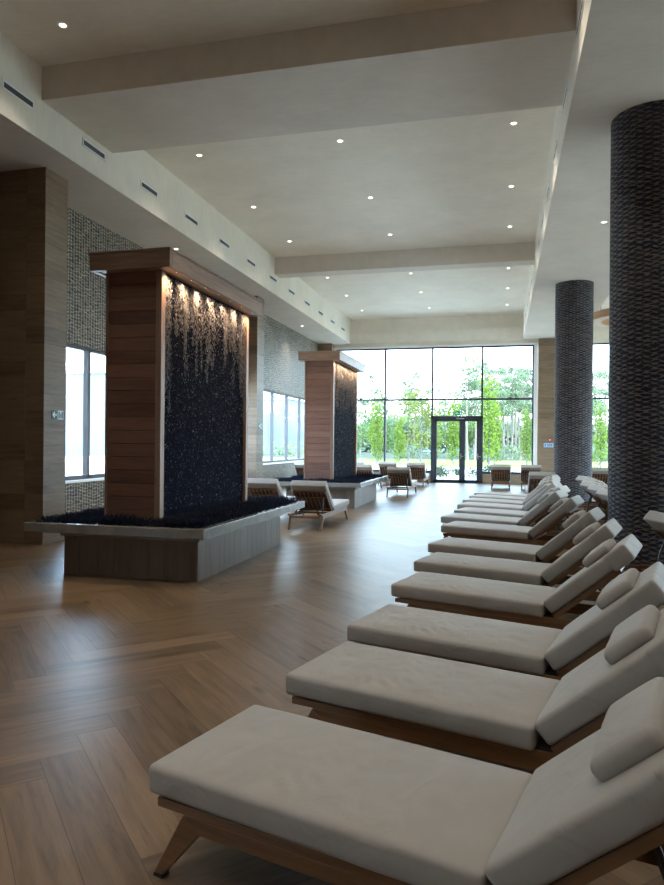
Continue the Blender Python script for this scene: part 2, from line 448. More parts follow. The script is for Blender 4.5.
# wood clad pillars on the left
def wood_pillar(name, x0, x1, y0, y1, z1, plank_h=.2, mat=None, seam=None):
    m = MB()
    z = 0
    while z < z1 - .001:
        zz = min(z + plank_h, z1)
        for a, b in ([(x0, seam), (seam, x1)] if seam else [(x0, x1)]):
            m.box(a + .001, b - .001, y0, y1, z + .0015, zz - .0015, grain=0)
        z = zz
    m.box(x0 + .006, x1 - .006, y0 + .006, y1 - .006, .001, z1 - .002, grain=2, tone=.1)
    return struct(m.build(name, mat or M['pillar_wood'], bevel=.002))
wood_pillar('wall_pillar_near', -9.2, -6.35, 8.42, 8.93, ZS, .24, seam=-6.66)
wood_pillar('wall_pillar_middle', XW, -6.35, 17.1, 17.62, ZS, .24)
wood_pillar('wall_pillar_corner', XW, -6.52, 25.95, YW, ZS, .24)

# far wall: openings, wood pillar, curb, fascia
FX0, FX1 = -6.44, 1.13
sbox('wall_far_head', M['fascia'], XW - .3, XE + .3, YW, YW + .35, 5.2, ZC + .4)
sbox('wall_far_fascia', M['fascia'], XL, XR, YW - .08, YW, 5.4, 5.86)
sbox('wall_far_fascia_right', M['fascia'], XR2, XE, YW - .08, YW, 5.25, 5.86)
sbox('wall_far_corner', M['fascia'], XW - .3, FX0 - .06, YW, YW + .35, 0, 5.2)
wood_pillar('wall_pillar_far', 1.28, 2.12, YW - .12, YW + .35, ZS, .27)
sbox('wall_far_end', M['fascia'], 8.4, XE + .3, YW, YW + .35, 0, 5.2)
def far_window(idx, x0, x1, mull, door=None):
    win = struct(empty('window_%d' % idx, (0, YW + .12, 0)))
    z0, z1, zt = .40, 5.2, 3.19
    f = MB(); b = .035
    f.box(x0, x1, -.06, .06, z1 - .05, z1)
    f.box(x0, x0 + .06, -.06, .06, 0, z1); f.box(x1 - .06, x1, -.06, .06, 0, z1)
    xs = [x0] + mull + [x1]
    for a, c in zip(xs, xs[1:]):
        if door and abs(a - door[0]) < .01: continue
        f.box(a, c, -.06, .06, z0 - .04, z0 + .05)
    f.build('window_frame', M['anthracite'], win)
    for x in mull:
        mu = MB(); mu.box(x - b, x + b, -.08, .06, 0 if not (door and x in door) else 2.0, z1); mu.build('mullion', M['anthracite'], win)
    tr = MB(); tr.box(x0, x1, -.07, .06, zt - .035, zt + .035); tr.build('transom', M['anthracite'], win)
    for a, c in zip(xs, xs[1:]):
        g = MB(); g.box(a, c, -.008, .008, zt, z1); g.build('pane', M['glass'], win)
        g = MB(); g.box(a, c, -.008, .008, 2.55 if door and abs(a - door[0]) < .01 else z0, zt); g.build('pane', M['glass'], win)
    return win
far_window(3, FX0, FX1, [-4.46, -2.62, -.74], (-2.62, -.74))
far_window(4, 2.2, 8.4, [4.0, 5.8, 7.2])
sbox('trim_1', M['white'], FX1, FX1 + .13, YW - .10, YW + .3, 0, 5.2)
sbox('trim_2', M['white'], FX0 - .08, FX1 + .13, YW - .06, YW + .3, 5.2, 5.27)
def curb(i, x0, x1):
    m = MB(); m.box(x0, x1, YW - .04, YW + .3, 0, .36, grain=0); struct(m.build('baseboard_far' if i == 0 else 'baseboard_far.%03d' % i, M['pillar_wood']))
curb(0, FX0, -2.66); curb(1, -.70, FX1); curb(2, 2.12, 8.4)

# glass double door
d = struct(empty('door_1', (-2.66, YW + .06, 0)))
W_ = 1.96; H_ = 2.55
m = MB(); m.box(0, .12, -.06, .1, 0, H_); m.box(W_ - .12, W_, -.06, .1, 0, H_); m.box(0, W_, -.06, .1, H_ - .10, H_); m.box(0, W_, -.06, .1, 0, .02)
m.build('door_frame', M['anthracite'], d, .004)
def leafdoor(x0, x1, handle_x):
    f = MB(); s = .11
    f.box(x0, x0 + s, -.05, .02, .02, H_ - .1); f.box(x1 - s, x1, -.05, .02, .02, H_ - .1)
    f.box(x0, x1, -.05, .02, H_ - .2, H_ - .1); f.box(x0, x1, -.05, .02, .02, .12)
    lf = f.build('door_leaf', M['anthracite'], d, .004)
    g = MB(); g.box(x0 + s, x1 - s, -.02, -.008, .12, H_ - .2); g.build('pane', M['glass'], lf)
    h = MB(); h.tube([(handle_x, -.05, 1.02), (handle_x, -.1, 1.02), (handle_x + .11, -.1, 1.02)], .011); h.box(handle_x - .02, handle_x + .02, -.06, -.05, .92, 1.12)
    h.build('door_handle', M['chrome'], lf)
leafdoor(.12, 1.19, 1.135); leafdoor(1.19, W_ - .12, W_ - .19)
c = MB(); c.box(.98, 1.26, -.11, -.05, H_ - .12, H_ - .07); c.build('door_closer', M['chrome'], d, .004)

# emergency exit sign on the door head
def flat_pts(m, pts, y, mi): m.poly([(x, y, z) for x, z in pts], mi=mi)
t = thing('exit_sign', 'small green exit sign mounted above the glass double door', 'sign', (-1.62, YW + .0, 2.57))
m = MB(); m.box(-.14, .14, -.03, .03, 0, .17); m.build('sign_box', M['sign_lit'], t, .004)
m = MB()
flat_pts(m, [(-.10, .08), (-.04, .045), (-.04, .07), (.01, .07), (.01, .095), (-.04, .095), (-.04, .12)], -.032, 0)
m.build('arrow', M['sign_white'], t)
m = MB(); flat_pts(m, [(.06, .04), (.11, .04), (.11, .135), (.06, .135)], -.032, 0)
m.build('door_symbol', M['sign_white'], t)

# emergency direction signs on the pillars (facing +x)
def dir_sign(loc, label, group=None, flip=1):
    t = thing('emergency_sign', label, 'sign', loc)
    # left square: dark green with an arrow, right square: white with a door figure
    m = MB(); m.box(0, .006, -.135, -.005, -.065, .065); m.build('arrow_panel', M['sign_dkgreen'], t)
    m = MB()
    def P(pts): m.poly([(.0075, y, z) for y, z in pts])
    P([(-.12, 0), (-.075, -.045), (-.06, -.032), (-.08, -.01), (-.02, -.01), (-.02, .01), (-.08, .01), (-.06, .032), (-.075, .045)])
    m.build('arrow', M['sign_white'], t)
    m = MB(); m.box(0, .006, .005, .135, -.065, .065); m.build('door_panel', M['sign_white'], t)
    m = MB()
    m.poly([(.0075, y, z) for y, z in [(.02, -.05), (.045, -.05), (.045, .05), (.02, .05)]])
    m.poly([(.0075, y, z) for y, z in [(.09, -.05), (.12, -.05), (.12, .05), (.09, .05)]])
    m.poly([(.0075, y, z) for y, z in [(.058, -.045), (.066, -.045), (.07, -.01), (.074, -.045), (.082, -.045), (.078, .02), (.06, .02)]])
    m.build('door_figure', M['sign_dkgreen'], t)
dir_sign((-6.348, 8.72, 1.87), 'green and white emergency direction sign with arrow on the large left wooden pillar')
dir_sign((-6.348, 17.36, 1.93), 'small emergency direction sign on the wooden pillar behind the front water wall')

# fire alarm point and blue notice on the far right pillar
t = thing('fire_alarm_point', 'small red fire alarm call point on the far wooden pillar', 'alarm', (1.70, YW - .12, 1.66))
m = MB(); m.box(-.05, .05, -.05, 0, -.06, .09); m.build('alarm_box', M['red'], t, .008)
m = MB(); m.box(-.025, .025, -.053, -.05, -.02, .03); m.build('push_glass', M['sign_white'], t)
t = thing('notice_plate', 'pale blue notice plate under the red alarm on the far pillar', 'sign', (1.66, YW - .12, 1.47))
m = MB(); m.box(-.17, .17, -.012, 0, -.075, .075); m.build('plate', M['blue_sign'], t, .002)
for x in (-.12, -.02, .05, .11):
    m = MB(); m.box(x - .016, x + .016, -.014, -.012, -.045, .045); m.build('pictogram', M['dark_blue'], t)

# ------------------------------------------------------------------ mosaic columns
def column(name, loc, r, label):
    m = MB(); m.tube([(0, 0, 0), (0, 0, ZS)], r, 64, cap=False)
    o = m.build(name, M['column_mosaic'], smooth=True, loc=loc)
    return tag(o, label, 'column')
column('mosaic_column', (1.71, 8.8, 0), .46, 'near round column clad in dark blue chip mosaic behind the front loungers')
column('mosaic_column', (1.675, 17.45, 0), .44, 'far round column clad in dark chip mosaic near the window wall')

# ------------------------------------------------------------------ vents and lights
def vent_mesh(side):
    m = MB(); w_, h_ = .285, .058; b = .022
    d0, d1 = (0, .012)
    m.box(d0, d1, -w_, w_, h_ - b, h_); m.box(d0, d1, -w_, w_, -h_, -h_ + b)
    m.box(d0, d1, -w_, -w_ + b, -h_, h_); m.box(d0, d1, w_ - b, w_, -h_, h_)
    return m
vr = thing('slot_vent', '', 'vent', (XL, 7.22, 5.77), 0, 'slot vents along the left fascia')
vent_mesh(1).build('vent_frame', M['white'], vr)
m = MB(); m.box(.001, .004, -.268, .268, -.034, .034)
for k in range(3): m.box(.003, .010, -.268, .268, -.024 + .02 * k, -.016 + .02 * k)
m.build('vent_louver', M['louver'], vr)
snapshot()
for i in range(12):
    o = vr if i == 0 else copy_tree(vr)
    o.location = (XL, 7.22 + 1.63 * i - (.02 * i), 5.77)
    o['label'] = 'white framed grey slot vent, %s of the twelve along the left fascia%s' % (ORD[i], '' if i == 0 else ' from the camera')
for i in range(12):
    o = copy_tree(vr); o.rotation_euler = (0, 0, math.pi); o.location = (XR, 7.25 + 1.62 * i, 5.79)
    o['label'] = 'slot vent seen edge on, %s of the row along the right fascia' % ORD[i]; o['group'] = 'slot vents along the right fascia'

def downlight(name='downlight'):
    t = empty(name)
    tag(t, None, 'light', 'recessed ceiling downlights')
    m = MB(); N = 24
    for k in range(N):
        a, b = 2 * math.pi * k / N, 2 * math.pi * (k + 1) / N
        m.poly([(.068 * math.cos(b), .068 * math.sin(b), -.008), (.068 * math.cos(a), .068 * math.sin(a), -.008), (.04 * math.cos(a), .04 * math.sin(a), -.004), (.04 * math.cos(b), .04 * math.sin(b), -.004)])
        m.poly([(.068 * math.cos(a), .068 * math.sin(a), -.008), (.068 * math.cos(b), .068 * math.sin(b), -.008), (.068 * math.cos(b), .068 * math.sin(b), 0), (.068 * math.cos(a), .068 * math.sin(a), 0)])
    m.build('trim_ring', M['white'], t, smooth=False)
    m = MB(); m.poly([(.04 * math.cos(-2 * math.pi * k / N), .04 * math.sin(-2 * math.pi * k / N), -.004) for k in range(N)])
    m.build('lens', M['lamp'], t)
    L = bpy.data.lights.new('lamp_beam', 'SPOT'); L.energy = 42; L.color = (1, .92, .80); L.spot_size = R(105); L.spot_blend = 1; L.shadow_soft_size = .05
    b_ = bpy.data.objects.new('lamp_beam', L); COL.objects.link(b_); b_.parent = t; b_.location = (0, 0, -.02)
    return t
dl = downlight(); snapshot()
first = True
rows = [('unseen ceiling, added to brighten the nearest loungers', [-1.2, 1.5, 4.2]), ('near ceiling bay', [6.95]), ('middle ceiling bay', [10.65, 13.25, 15.7]), ('far ceiling bay', [19.4, 21.9, 24.5])]  # first entry: out-of-view rows added to brighten the near loungers
colsx = [('left', -5.03), ('centre', -2.57), ('right', .13)]
for bay, ys in rows:
    for j, y in enumerate(ys):
        for side, x in colsx:
            if bay == 'far ceiling bay' and side == 'left': x = -5.03
            o = dl if first else copy_tree(dl); first = False
            o.location = (x, y, ZC)
            o['label'] = 'recessed warm downlight in the %s, %s line%s' % (bay, side, '' if len(ys) == 1 else ', ' + ['nearest', 'middle', 'farthest'][j] + ' of three')
for i, y in enumerate([-1.2, 4.2, 6.9, 10.65, 13.25, 15.7, 19.4, 21.9]):  # unseen right-bay downlights, added to lift the light on the soffit
    o = copy_tree(dl); o.location = (5.6, y, ZC); o['label'] = 'unseen warm downlight added to brighten the right bay beyond the mosaic columns, %s of its line' % ORD[i]
for i, (x, y, lab) in enumerate([(1.70, 12.69, 'recessed downlight in the right soffit between the two mosaic columns'), (-6.45, 12.61, 'recessed downlight in the left soffit above the front water wall cap'), (-6.54, 21.88, 'recessed downlight in the left soffit above the far left window')]):
    o = copy_tree(dl); o.location = (x, y, ZS); o['label'] = lab

# wooden ring lamp in the right bay, glimpsed between the columns
t = thing('ring_pendant', 'tan wooden ring pendant glimpsed between the two mosaic columns', 'lamp', (3.65, 20.2, 4.93))
m = MB(); N = 48; r0, r1 = 1.0, 1.3
for k in range(N):
    a, b = 2 * math.pi * k / N, 2 * math.pi * (k + 1) / N
    q = lambda r, t_, z: (r * math.cos(t_), r * math.sin(t_), z)
    m.poly([q(r1, a, 0), q(r1, b, 0), q(r1, b, .2), q(r1, a, .2)], [(a, 0), (b, 0), (b, .2), (a, .2)])
    m.poly([q(r0, b, 0), q(r0, a, 0), q(r0, a, .2), q(r0, b, .2)], [(a, 0), (b, 0), (b, .2), (a, .2)])
    m.poly([q(r0, a, 0), q(r0, b, 0), q(r1, b, 0), q(r1, a, 0)], [(a, 0), (b, 0), (b, .2), (a, .2)])
    m.poly([q(r0, b, .2), q(r0, a, .2), q(r1, a, .2), q(r1, b, .2)], [(a, 0), (b, 0), (b, .2), (a, .2)])
M['ring_wood'] = wood('tan_bent_wood', (.36, .19, .09), (.58, .34, .18), .5)
m.build('ring', M['ring_wood'], t, smooth=False)
for k in range(3):
    a = 2 * math.pi * k / 3 + .4
    m = MB(); m.tube([(1.15 * math.cos(a), 1.15 * math.sin(a), .2), (1.15 * math.cos(a), 1.15 * math.sin(a), ZC - 4.93)], .006, 6); m.build('cable', M['dark'], t)

# ------------------------------------------------------------------ water wall fountains
def octa(m, c, rx, ry, rz, tone):
    b = len(m.v); x, y, z = c
    m.v += [(x + rx, y, z), (x, y + ry, z), (x - rx, y, z), (x, y - ry, z), (x, y, z + rz), (x, y, z - rz)]
    for a, q in ((0, 1), (1, 2), (2, 3), (3, 0)):
        m.f.append((b + a, b + q, b + 4)); m.f.append((b + q, b + a, b + 5))
        m.uv += [(0, 0)] * 6; m.t += [tone, tone]; m.m += [0, 0]

def fountain(ox, oy, label):
    # local frame: x right, y along the room, origin at the middle of the base
    t = thing('water_wall_fountain', label, 'fountain', (ox, oy, 0))
    bx0, bx1, by0, by1 = -.86, .77, -1.42, 1.35
    m = MB()
    def boards(fixed, a0, a1, horiz, out):
        y = a0
        while y < a1 - .01:
            q = min(y + rnd.choice([.15, .19, .24]), a1)
            if horiz: m.box(y + .001, q - .001, min(fixed, fixed + out), max(fixed, fixed + out), 0, .43, grain=2)
            else: m.box(min(fixed, fixed + out), max(fixed, fixed + out), y + .001, q - .001, 0, .43, grain=2)
            y = q
    boards(by0, bx0, bx1, True, .03); boards(by1, bx0, bx1, True, -.03)
    boards(bx1, by0 + .03, by1 - .03, False, -.03); boards(bx0, by0 + .03, by1 - .03, False, .03)
    m.build('base_cladding', M['grey_board'], t, .002)
    m = MB(); m.box(bx0 - .03, bx1 + .03, by0 - .03, by1 + .03, .43, .5)
    m.build('ledge_support', M['ledge'], t, .004)
    lx0, lx1, ly0, ly1 = -1.16, .97, -1.72, 1.93
    m = MB(); b = .10
    for q in ((lx0, lx1, ly0, ly0 + b), (lx0, lx1, ly1 - b, ly1), (lx0, lx0 + b, ly0 + b, ly1 - b), (lx1 - b, lx1, ly0 + b, ly1 - b)):
        m.box(q[0], q[1], q[2], q[3], .5, .6)
    m.build('ledge', M['ledge'], t, .005)
    m = MB(); m.box(lx0 + b, lx1 - b, ly0 + b, ly1 - b, .5, .575); m.build('soil', M['black_rubber'], t)
    # tower
    tx0, tx1, ty0, ty1, zt = -.50, .20, -1.20, 1.50, 3.42
    for ya, yb in ((ty0 + .012, ty0 + .05), (ty1 - .05, ty1 - .012)):
        m = MB(); z = .57
        while z < zt - .01:
            q = min(z + .15, zt)
            m.box(tx0 + .03, tx1 - .07, ya, yb, z + .003, q - .003, grain=0)
            z = q
        m.build('end_cladding', M['tower_wood'], t, .002)
    for (x0, x1, y0, y1) in ((tx1 - .07, tx1, ty0, ty0 + .09), (tx1 - .07, tx1, ty1 - .09, ty1), (tx0, tx0 + .03, ty0, ty0 + .09), (tx0, tx0 + .03, ty1 - .09, ty1)):
        m = MB(); m.box(x0, x1, y0, y1, .57, zt); m.build('corner_post', M['trim_wood'], t, .003)
    m = MB(); m.box(tx0 + .02, tx1 - .045, ty0 + .052, ty1 - .052, .57, zt)
    pn = m.build('pebble_panel', M['pebble'], t)
    # cap with small lamps in its underside
    cx0, cx1, cy0, cy1, cz0, cz1 = -.61, .38, -1.36, 1.64, 3.40, 3.59
    m = MB()
    m.box(cx0, cx1, cy0, cy0 + .06, cz0, cz1, grain=0); m.box(cx0, cx1, cy1 - .06, cy1, cz0, cz1, grain=0)
    m.box(cx0, cx0 + .06, cy0 + .06, cy1 - .06, cz0, cz1, grain=1); m.box(cx1 - .06, cx1, cy0 + .06, cy1 - .06, cz0, cz1, grain=1)
    m.box(cx0 + .06, cx1 - .06, cy0 + .06, cy1 - .06, cz0 + .012, cz1 - .01, grain=1)
    cap = m.build('cap', M['trim_wood'], t, .004)
    m = MB(); m.box(cx0 - .012, cx1 + .012, cy0 - .012, cy1 + .012, cz1, cz1 + .02, grain=1); m.build('cap_top', M['trim_wood'], t, .003)
    # water: drops and threads of falling water
    rr = random.Random(int(oy * 10))
    m = MB(); fx = tx1 - .04
    ya, yb = ty0 + .10, ty1 - .10
    streams = []
    for i in range(84):
        y = rr.uniform(ya, yb)
        edge = max(0, 1 - min(abs(y - ya), abs(yb - y)) / .35)
        streams.append((y, rr.uniform(.12, .62) + edge * 1.0 + (rr.random() < .2) * .5, rr.uniform(.02, .06)))
    for (y, L, wd) in streams:
        for k in range(int(150 * L)):
            q = rr.random(); z = zt - .04 - L * q
            octa(m, (fx + rr.uniform(0, .03), min(max(y + rr.gauss(0, wd * (1.1 - q * .7)), ya), yb), z), .004, rr.uniform(.003, .006), rr.uniform(.008, .028), rr.uniform(.45, .85))
    for k in range(5200):
        z = rr.uniform(.7, zt - .2); y = rr.uniform(ya, yb)
        s_ = rr.uniform(.0025, .0055) * (1.5 if rr.random() < .1 else 1)
        octa(m, (fx + rr.uniform(0, .02), y, z), s_ * .8, s_, s_ * rr.uniform(1, 2.2), rr.random() ** 1.6)
    o = m.build('water_drops', M['drops'], t); o['kind'] = 'stuff'
    # lamps under the cap, extra ones added to even out the golden glow
    for y in (-1.06, -.68, -.28, .12, .52, .92, 1.34):
        for x, d in ((tx1 + .12, 1), (tx0 - .065, -1)):
            m = MB(); N = 14; m.poly([(.016 * math.cos(-2 * math.pi * k / N), .016 * math.sin(-2 * math.pi * k / N), 0) for k in range(N)])
            lo = m.build('cap_lamp', M['lamp_small'], cap, loc=(x, y, cz0 - .004 + .012))
            if d == 1:
                L = bpy.data.lights.new('cap_spot', 'SPOT'); L.energy = 13; L.color = (1, .62, .34); L.spot_size = R(110); L.spot_blend = .9; L.shadow_soft_size = .02
                lo2 = bpy.data.objects.new('cap_spot', L); COL.objects.link(lo2); lo2.parent = cap; lo2.location = (x, y, cz0 - .02)
                lo2.rotation_euler = (0, R(38), 0)
    return t
F1 = (-3.90, 8.10); F2 = (-4.0, 16.5)
fountain(*F1, 'large wood clad water wall fountain with dark pebble face, nearer of the two')
fountain(*F2, 'wood clad water wall fountain with dark pebble face, farther one by the windows')

def dark_grass(ox, oy, label):
    rr = random.Random(int(oy * 7)); m = MB()
    lx0, lx1, ly0, ly1 = -1.07, .88, -1.63, 1.84
    k = 0
    while k < 12000:
        x, y = rr.uniform(lx0, lx1), rr.uniform(ly0, ly1)
        if -.58 < x < .24 and -1.24 < y < 1.54: continue
        k += 1
        a = rr.uniform(0, 6.283); h = rr.uniform(.03, .10) * (1 + .5 * noise.noise((x * 2, y * 2, oy))); ln = rr.uniform(.04, .13)
        dx, dy = math.cos(a), math.sin(a); wd = rr.uniform(.004, .008)
        px, py = -dy * wd, dx * wd
        z0 = .575; tn = rr.random()
        # long thin blade bending over
        mid = (x + dx * ln * .4, y + dy * ln * .4, z0 + h * .75); tip = (x + dx * ln * 1.3, y + dy * ln * 1.3, z0 + h)
        m.poly([(x - px, y - py, z0), (x + px, y + py, z0), (mid[0] + px, mid[1] + py, mid[2]), (mid[0] - px, mid[1] - py, mid[2])], tone=tn)
        m.poly([(mid[0] - px, mid[1] - py, mid[2]), (mid[0] + px, mid[1] + py, mid[2]), tip], tone=tn)
    o = m.build('ornamental_grass', M['dark_grass'], loc=(ox, oy, 0))
    tag(o, label, 'plant', kind='stuff')
dark_grass(*F1, 'dark ornamental grass filling the ledge of the nearer water wall')
dark_grass(*F2, 'dark ornamental grass filling the ledge of the farther water wall')

# ------------------------------------------------------------------ loungers
def stops(h, r, inner):
    a = [-h, -h + r * .12, -h + r * .35, -h + r * .68, -h + r]
    mid = [-h + r + (2 * h - 2 * r) * k / inner for k in range(1, inner)]
    return a + mid + [-x for x in reversed(a)]
FOLDS = [(-.12, -.20, .13, .07, 85, .010, .7), (-.30, -.24, .14, .05, 90, .006, -.4), (-.02, .02, .10, .05, 75, .007, .9), (.25, -.1, .05, .04, 60, .006, .3), (-.2, .2, .12, .05, 80, .004, .5)]
def cushion(lx, ly, lz, r, puff=.012, nx=14, ny=8, seed=0, wr=.004, top_only=True):
    """soft box centred on x,y with its underside at z=0"""
    hx, hy, hz = lx / 2, ly / 2, lz / 2
    X, Y, Z = stops(hx, r, nx), stops(hy, r, ny), stops(hz, min(r, hz * .98), 1)
    idx = {}; vs = []; fs = []
    def V(i, j, k):
        key = (i, j, k)
        if key not in idx:
            p = Vector((X[i], Y[j], Z[k]))
            q = Vector((max(-hx + r, min(hx - r, p.x)), max(-hy + r, min(hy - r, p.y)), max(-hz + min(r, hz * .98), min(hz - min(r, hz * .98), p.z))))
            d = p - q
            if d.length > 1e-9: p = q + d.normalized() * min(r, max(abs(d.x), abs(d.y), abs(d.z)) if False else r)
            a = max(0, 1 - (p.x / hx) ** 4); b = max(0, 1 - (p.y / hy) ** 4)
            up = p.z / hz
            wob = noise.noise((p.x * 5 + seed * 9, p.y * 7, seed)) + .6 * noise.noise((p.x * 13 + seed, p.y * 16, seed * 3))
            if up > .2: p.z += (puff * a * b + wr * wob * (a * b) ** .5) * up
            if up > .2 and seed == 1:
                for (wx, wy, sx, sy, fr, am, sl) in FOLDS:
                    u_, v_ = p.x - wx, p.y - wy
                    p.z += am * .8 * math.exp(-(u_ / sx) ** 2 - (v_ / sy) ** 2) * math.sin((u_ + v_ * sl + .03 * noise.noise((p.x * 9, p.y * 9, 4))) * fr) * (.5 + noise.noise((p.x * 12, p.y * 8, 2)))
            p.y += wr * .8 * noise.noise((p.x * 6, seed + 3, p.z * 9)) * (1 if abs(p.y) > hy * .8 else 0)
            p.z += hz
            idx[key] = len(vs); vs.append(tuple(p))
        return idx[key]
    nX, nY, nZ = len(X) - 1, len(Y) - 1, len(Z) - 1
    for i in range(nX):
        for j in range(nY):
            fs.append((V(i, j, 0), V(i, j + 1, 0), V(i + 1, j + 1, 0), V(i + 1, j, 0)))
            fs.append((V(i, j, nZ), V(i + 1, j, nZ), V(i + 1, j + 1, nZ), V(i, j + 1, nZ)))
        for k in range(nZ):
            fs.append((V(i, 0, k), V(i + 1, 0, k), V(i + 1, 0, k + 1), V(i, 0, k + 1)))
            fs.append((V(i, nY, k), V(i, nY, k + 1), V(i + 1, nY, k + 1), V(i + 1, nY, k)))
    for j in range(nY):
        for k in range(nZ):
            fs.append((V(0, j, k), V(0, j, k + 1), V(0, j + 1, k + 1), V(0, j + 1, k)))
            fs.append((V(nX, j, k), V(nX, j + 1, k), V(nX, j + 1, k + 1), V(nX, j, k + 1)))
    return vs, fs
def mesh_obj(name, vs, fs, mat, parent, smooth=True):
    me = bpy.data.meshes.new(name); me.from_pydata([tuple(v) for v in vs], [], fs)
    me.materials.append(mat); me.polygons.foreach_set('use_smooth', [smooth] * len(fs)); me.update()
    o = bpy.data.objects.new(name, me); COL.objects.link(o); o.parent = parent; return o

LW = .64; HX = 1.185; ANG = R(41); BL = .70; ZR = .275
def make_lounger(seed=1):
    t = thing('sun_lounger', 'lounger', 'lounger', (0, 0, 0), 0)
    # side rails: slim upper strip over a deeper lower rail that starts at the legs
    yr = LW / 2 - .035
    for s in (-1, 1):
        y0, y1 = s * yr - .016, s * yr + .016
        m = MB()
        m.box(.035, 1.94, y0, y1, ZR - .032, ZR, grain=0, tone=.55)
        m.prism([(.15, ZR - .032), (1.84, ZR - .032), (1.815, ZR - .085), (.185, ZR - .085)], y0, y1, tone=.4)
        m.build('side_rail', M['teak'], t, .003)
        for e in (0, 1):
            m = MB()
            if e == 0: pts = [(.15, ZR - .032), (.215, ZR - .085), (.06, .012), (.022, .012)]
            else: pts = [(1.85, ZR - .032), (1.94, .012), (1.905, .012), (1.785, ZR - .085)]
            m.prism(pts, y0 - .002, y1 + .002, tone=.5)
            lg = m.build('leg', M['teak'], t, .003)
            m = MB(); xa, xb = (.022, .06) if e == 0 else (1.905, 1.94)
            m.box(xa, xb, y0 - .002, y1 + .002, 0, .012); m.build('rubber_foot', M['black_rubber'], lg)
    for x in (.2, 1.12, 1.79, 1.91):
        m = MB(); m.box(x - .02, x + .02, -yr + .016, yr - .016, ZR - .07, ZR - .035, grain=1); m.build('crossbar', M['teak'], t, .003)
    for k in range(7):
        y = (k - 3) * .082
        m = MB(); m.box(.05, HX - .02, y - .02, y + .02, ZR - .012, ZR - .002, grain=0); m.build('seat_slat', M['slat'], t)
    # seat cushion
    vs, fs = cushion(HX - .005, LW, .100, .021, .011, 64, 28, seed, .0035)
    vs = [(x + HX / 2, y, z + ZR + .012 - .018 * (x / HX + .5)) for x, y, z in vs]
    mesh_obj('seat_cushion', vs, fs, M['fabric'], t)
    # backrest: frame, slats, cushion, hood and head pillow, hinged at HX
    B = Matrix.Translation((HX + .054, 0, ZR + .02)) @ Matrix.Rotation(-ANG, 4, 'Y')
    m = MB()
    for s in (-1, 1): m.box(.0, BL - .13, s * yr - .014, s * yr + .014, -.036, -.0, grain=0, M=B, tone=.5)
    m.box(BL - .17, BL - .13, -yr, yr, -.03, -.004, grain=1, M=B, tone=.5); m.box(.02, .055, -yr, yr, -.034, -.004, grain=1, M=B, tone=.4); m.box(.36, .395, -yr, yr, -.034, -.012, grain=1, M=B, tone=.4)
    bf = m.build('backrest_frame', M['teak'], t, .003)
    for k in range(7):
        y = (k - 3) * .078
        m = MB(); m.box(.02, BL - .10, y - .022, y + .022, -.012, -.001, grain=0, M=B); m.build('back_slat', M['slat'], bf)
    vs, fs = cushion(BL, LW, .104, .021, .009, 14, 12, seed + 2, .0035)
    mesh_obj('back_cushion', [B @ Vector((x + BL / 2 + .003, y, z + .004)) for x, y, z in vs], fs, M['fabric'], t)
    # hood: sleeve of the cover pulled over the top of the frame
    vs, fs = cushion(.17, LW + .004, .125, .02, .004, 6, 12, seed + 4, .002)
    mesh_obj('cushion_hood', [B @ Vector((x + BL - .08, y, z - .014)) for x, y, z in vs], fs, M['fabric'], t)
    vs, fs = cushion(.21, .46, .06, .024, .014, 6, 10, seed + 7, .004)
    mesh_obj('head_pillow', [B @ Vector((x + BL - .215, y, z + .108)) for x, y, z in vs], fs, M['fabric'], t)
    m = MB(); m.box(HX - .03, HX + .075, -LW / 2 + .03, LW / 2 - .03, ZR - .004, ZR + .012, grain=1); m.build('dark_gap_strip', M['black_rubber'], t)  # dark strip closing the gap between seat and back
    # props that hold the backrest up
    for s in (-1, 1):
        m = MB()
        p0 = B @ Vector((.42, s * (yr - .05), -.02)); p1 = Vector((1.66, s * (yr - .05), ZR - .06)); pm = (p0 + p1) / 2 + Vector((.02, 0, 0))
        m.tube([p0, pm, p1], .012, 6); m.build('back_prop', M['dark'], t)
    m = MB(); m.tube([(1.66, -yr + .05, ZR - .06), (1.66, yr - .05, ZR - .06)], .012, 6); m.build('prop_bar', M['dark'], t)
    return t
proto = make_lounger(1); snapshot()
used = False
def place(loc, rz, label, group):
    global used
    o = proto if not used else copy_tree(proto); used = True
    o.location = loc; o.rotation_euler = (0, 0, rz); o['label'] = label; o['group'] = group; return o
A0 = R(-14.5)
row = [(-1.18, 2.12), (-1.01, 3.12), (-.92, 4.06), (-.85, 5.33), (-.81, 6.43), (-.80, 7.60), (-.81, 9.36), (-.91, 10.50), (-.78, 11.57), (-.80, 12.70), (-.76, 13.75), (-.68, 14.78), (-.61, 15.66)]
for i, (x, y) in enumerate(row):
    a = A0 + R(rnd.uniform(-.6, .6)) if i > 2 else A0
    nx, ny = -math.sin(a), math.cos(a)
    lab = ['nearest lounger of the row, pale cushions, its wooden foot leg in full view', ][0] if i == 0 else 'pale cushioned wooden lounger, %s from the camera in the row before the columns' % ORD[i]
    place((x + nx * LW / 2, y + ny * LW / 2, 0), a, lab, 'loungers in the front row')
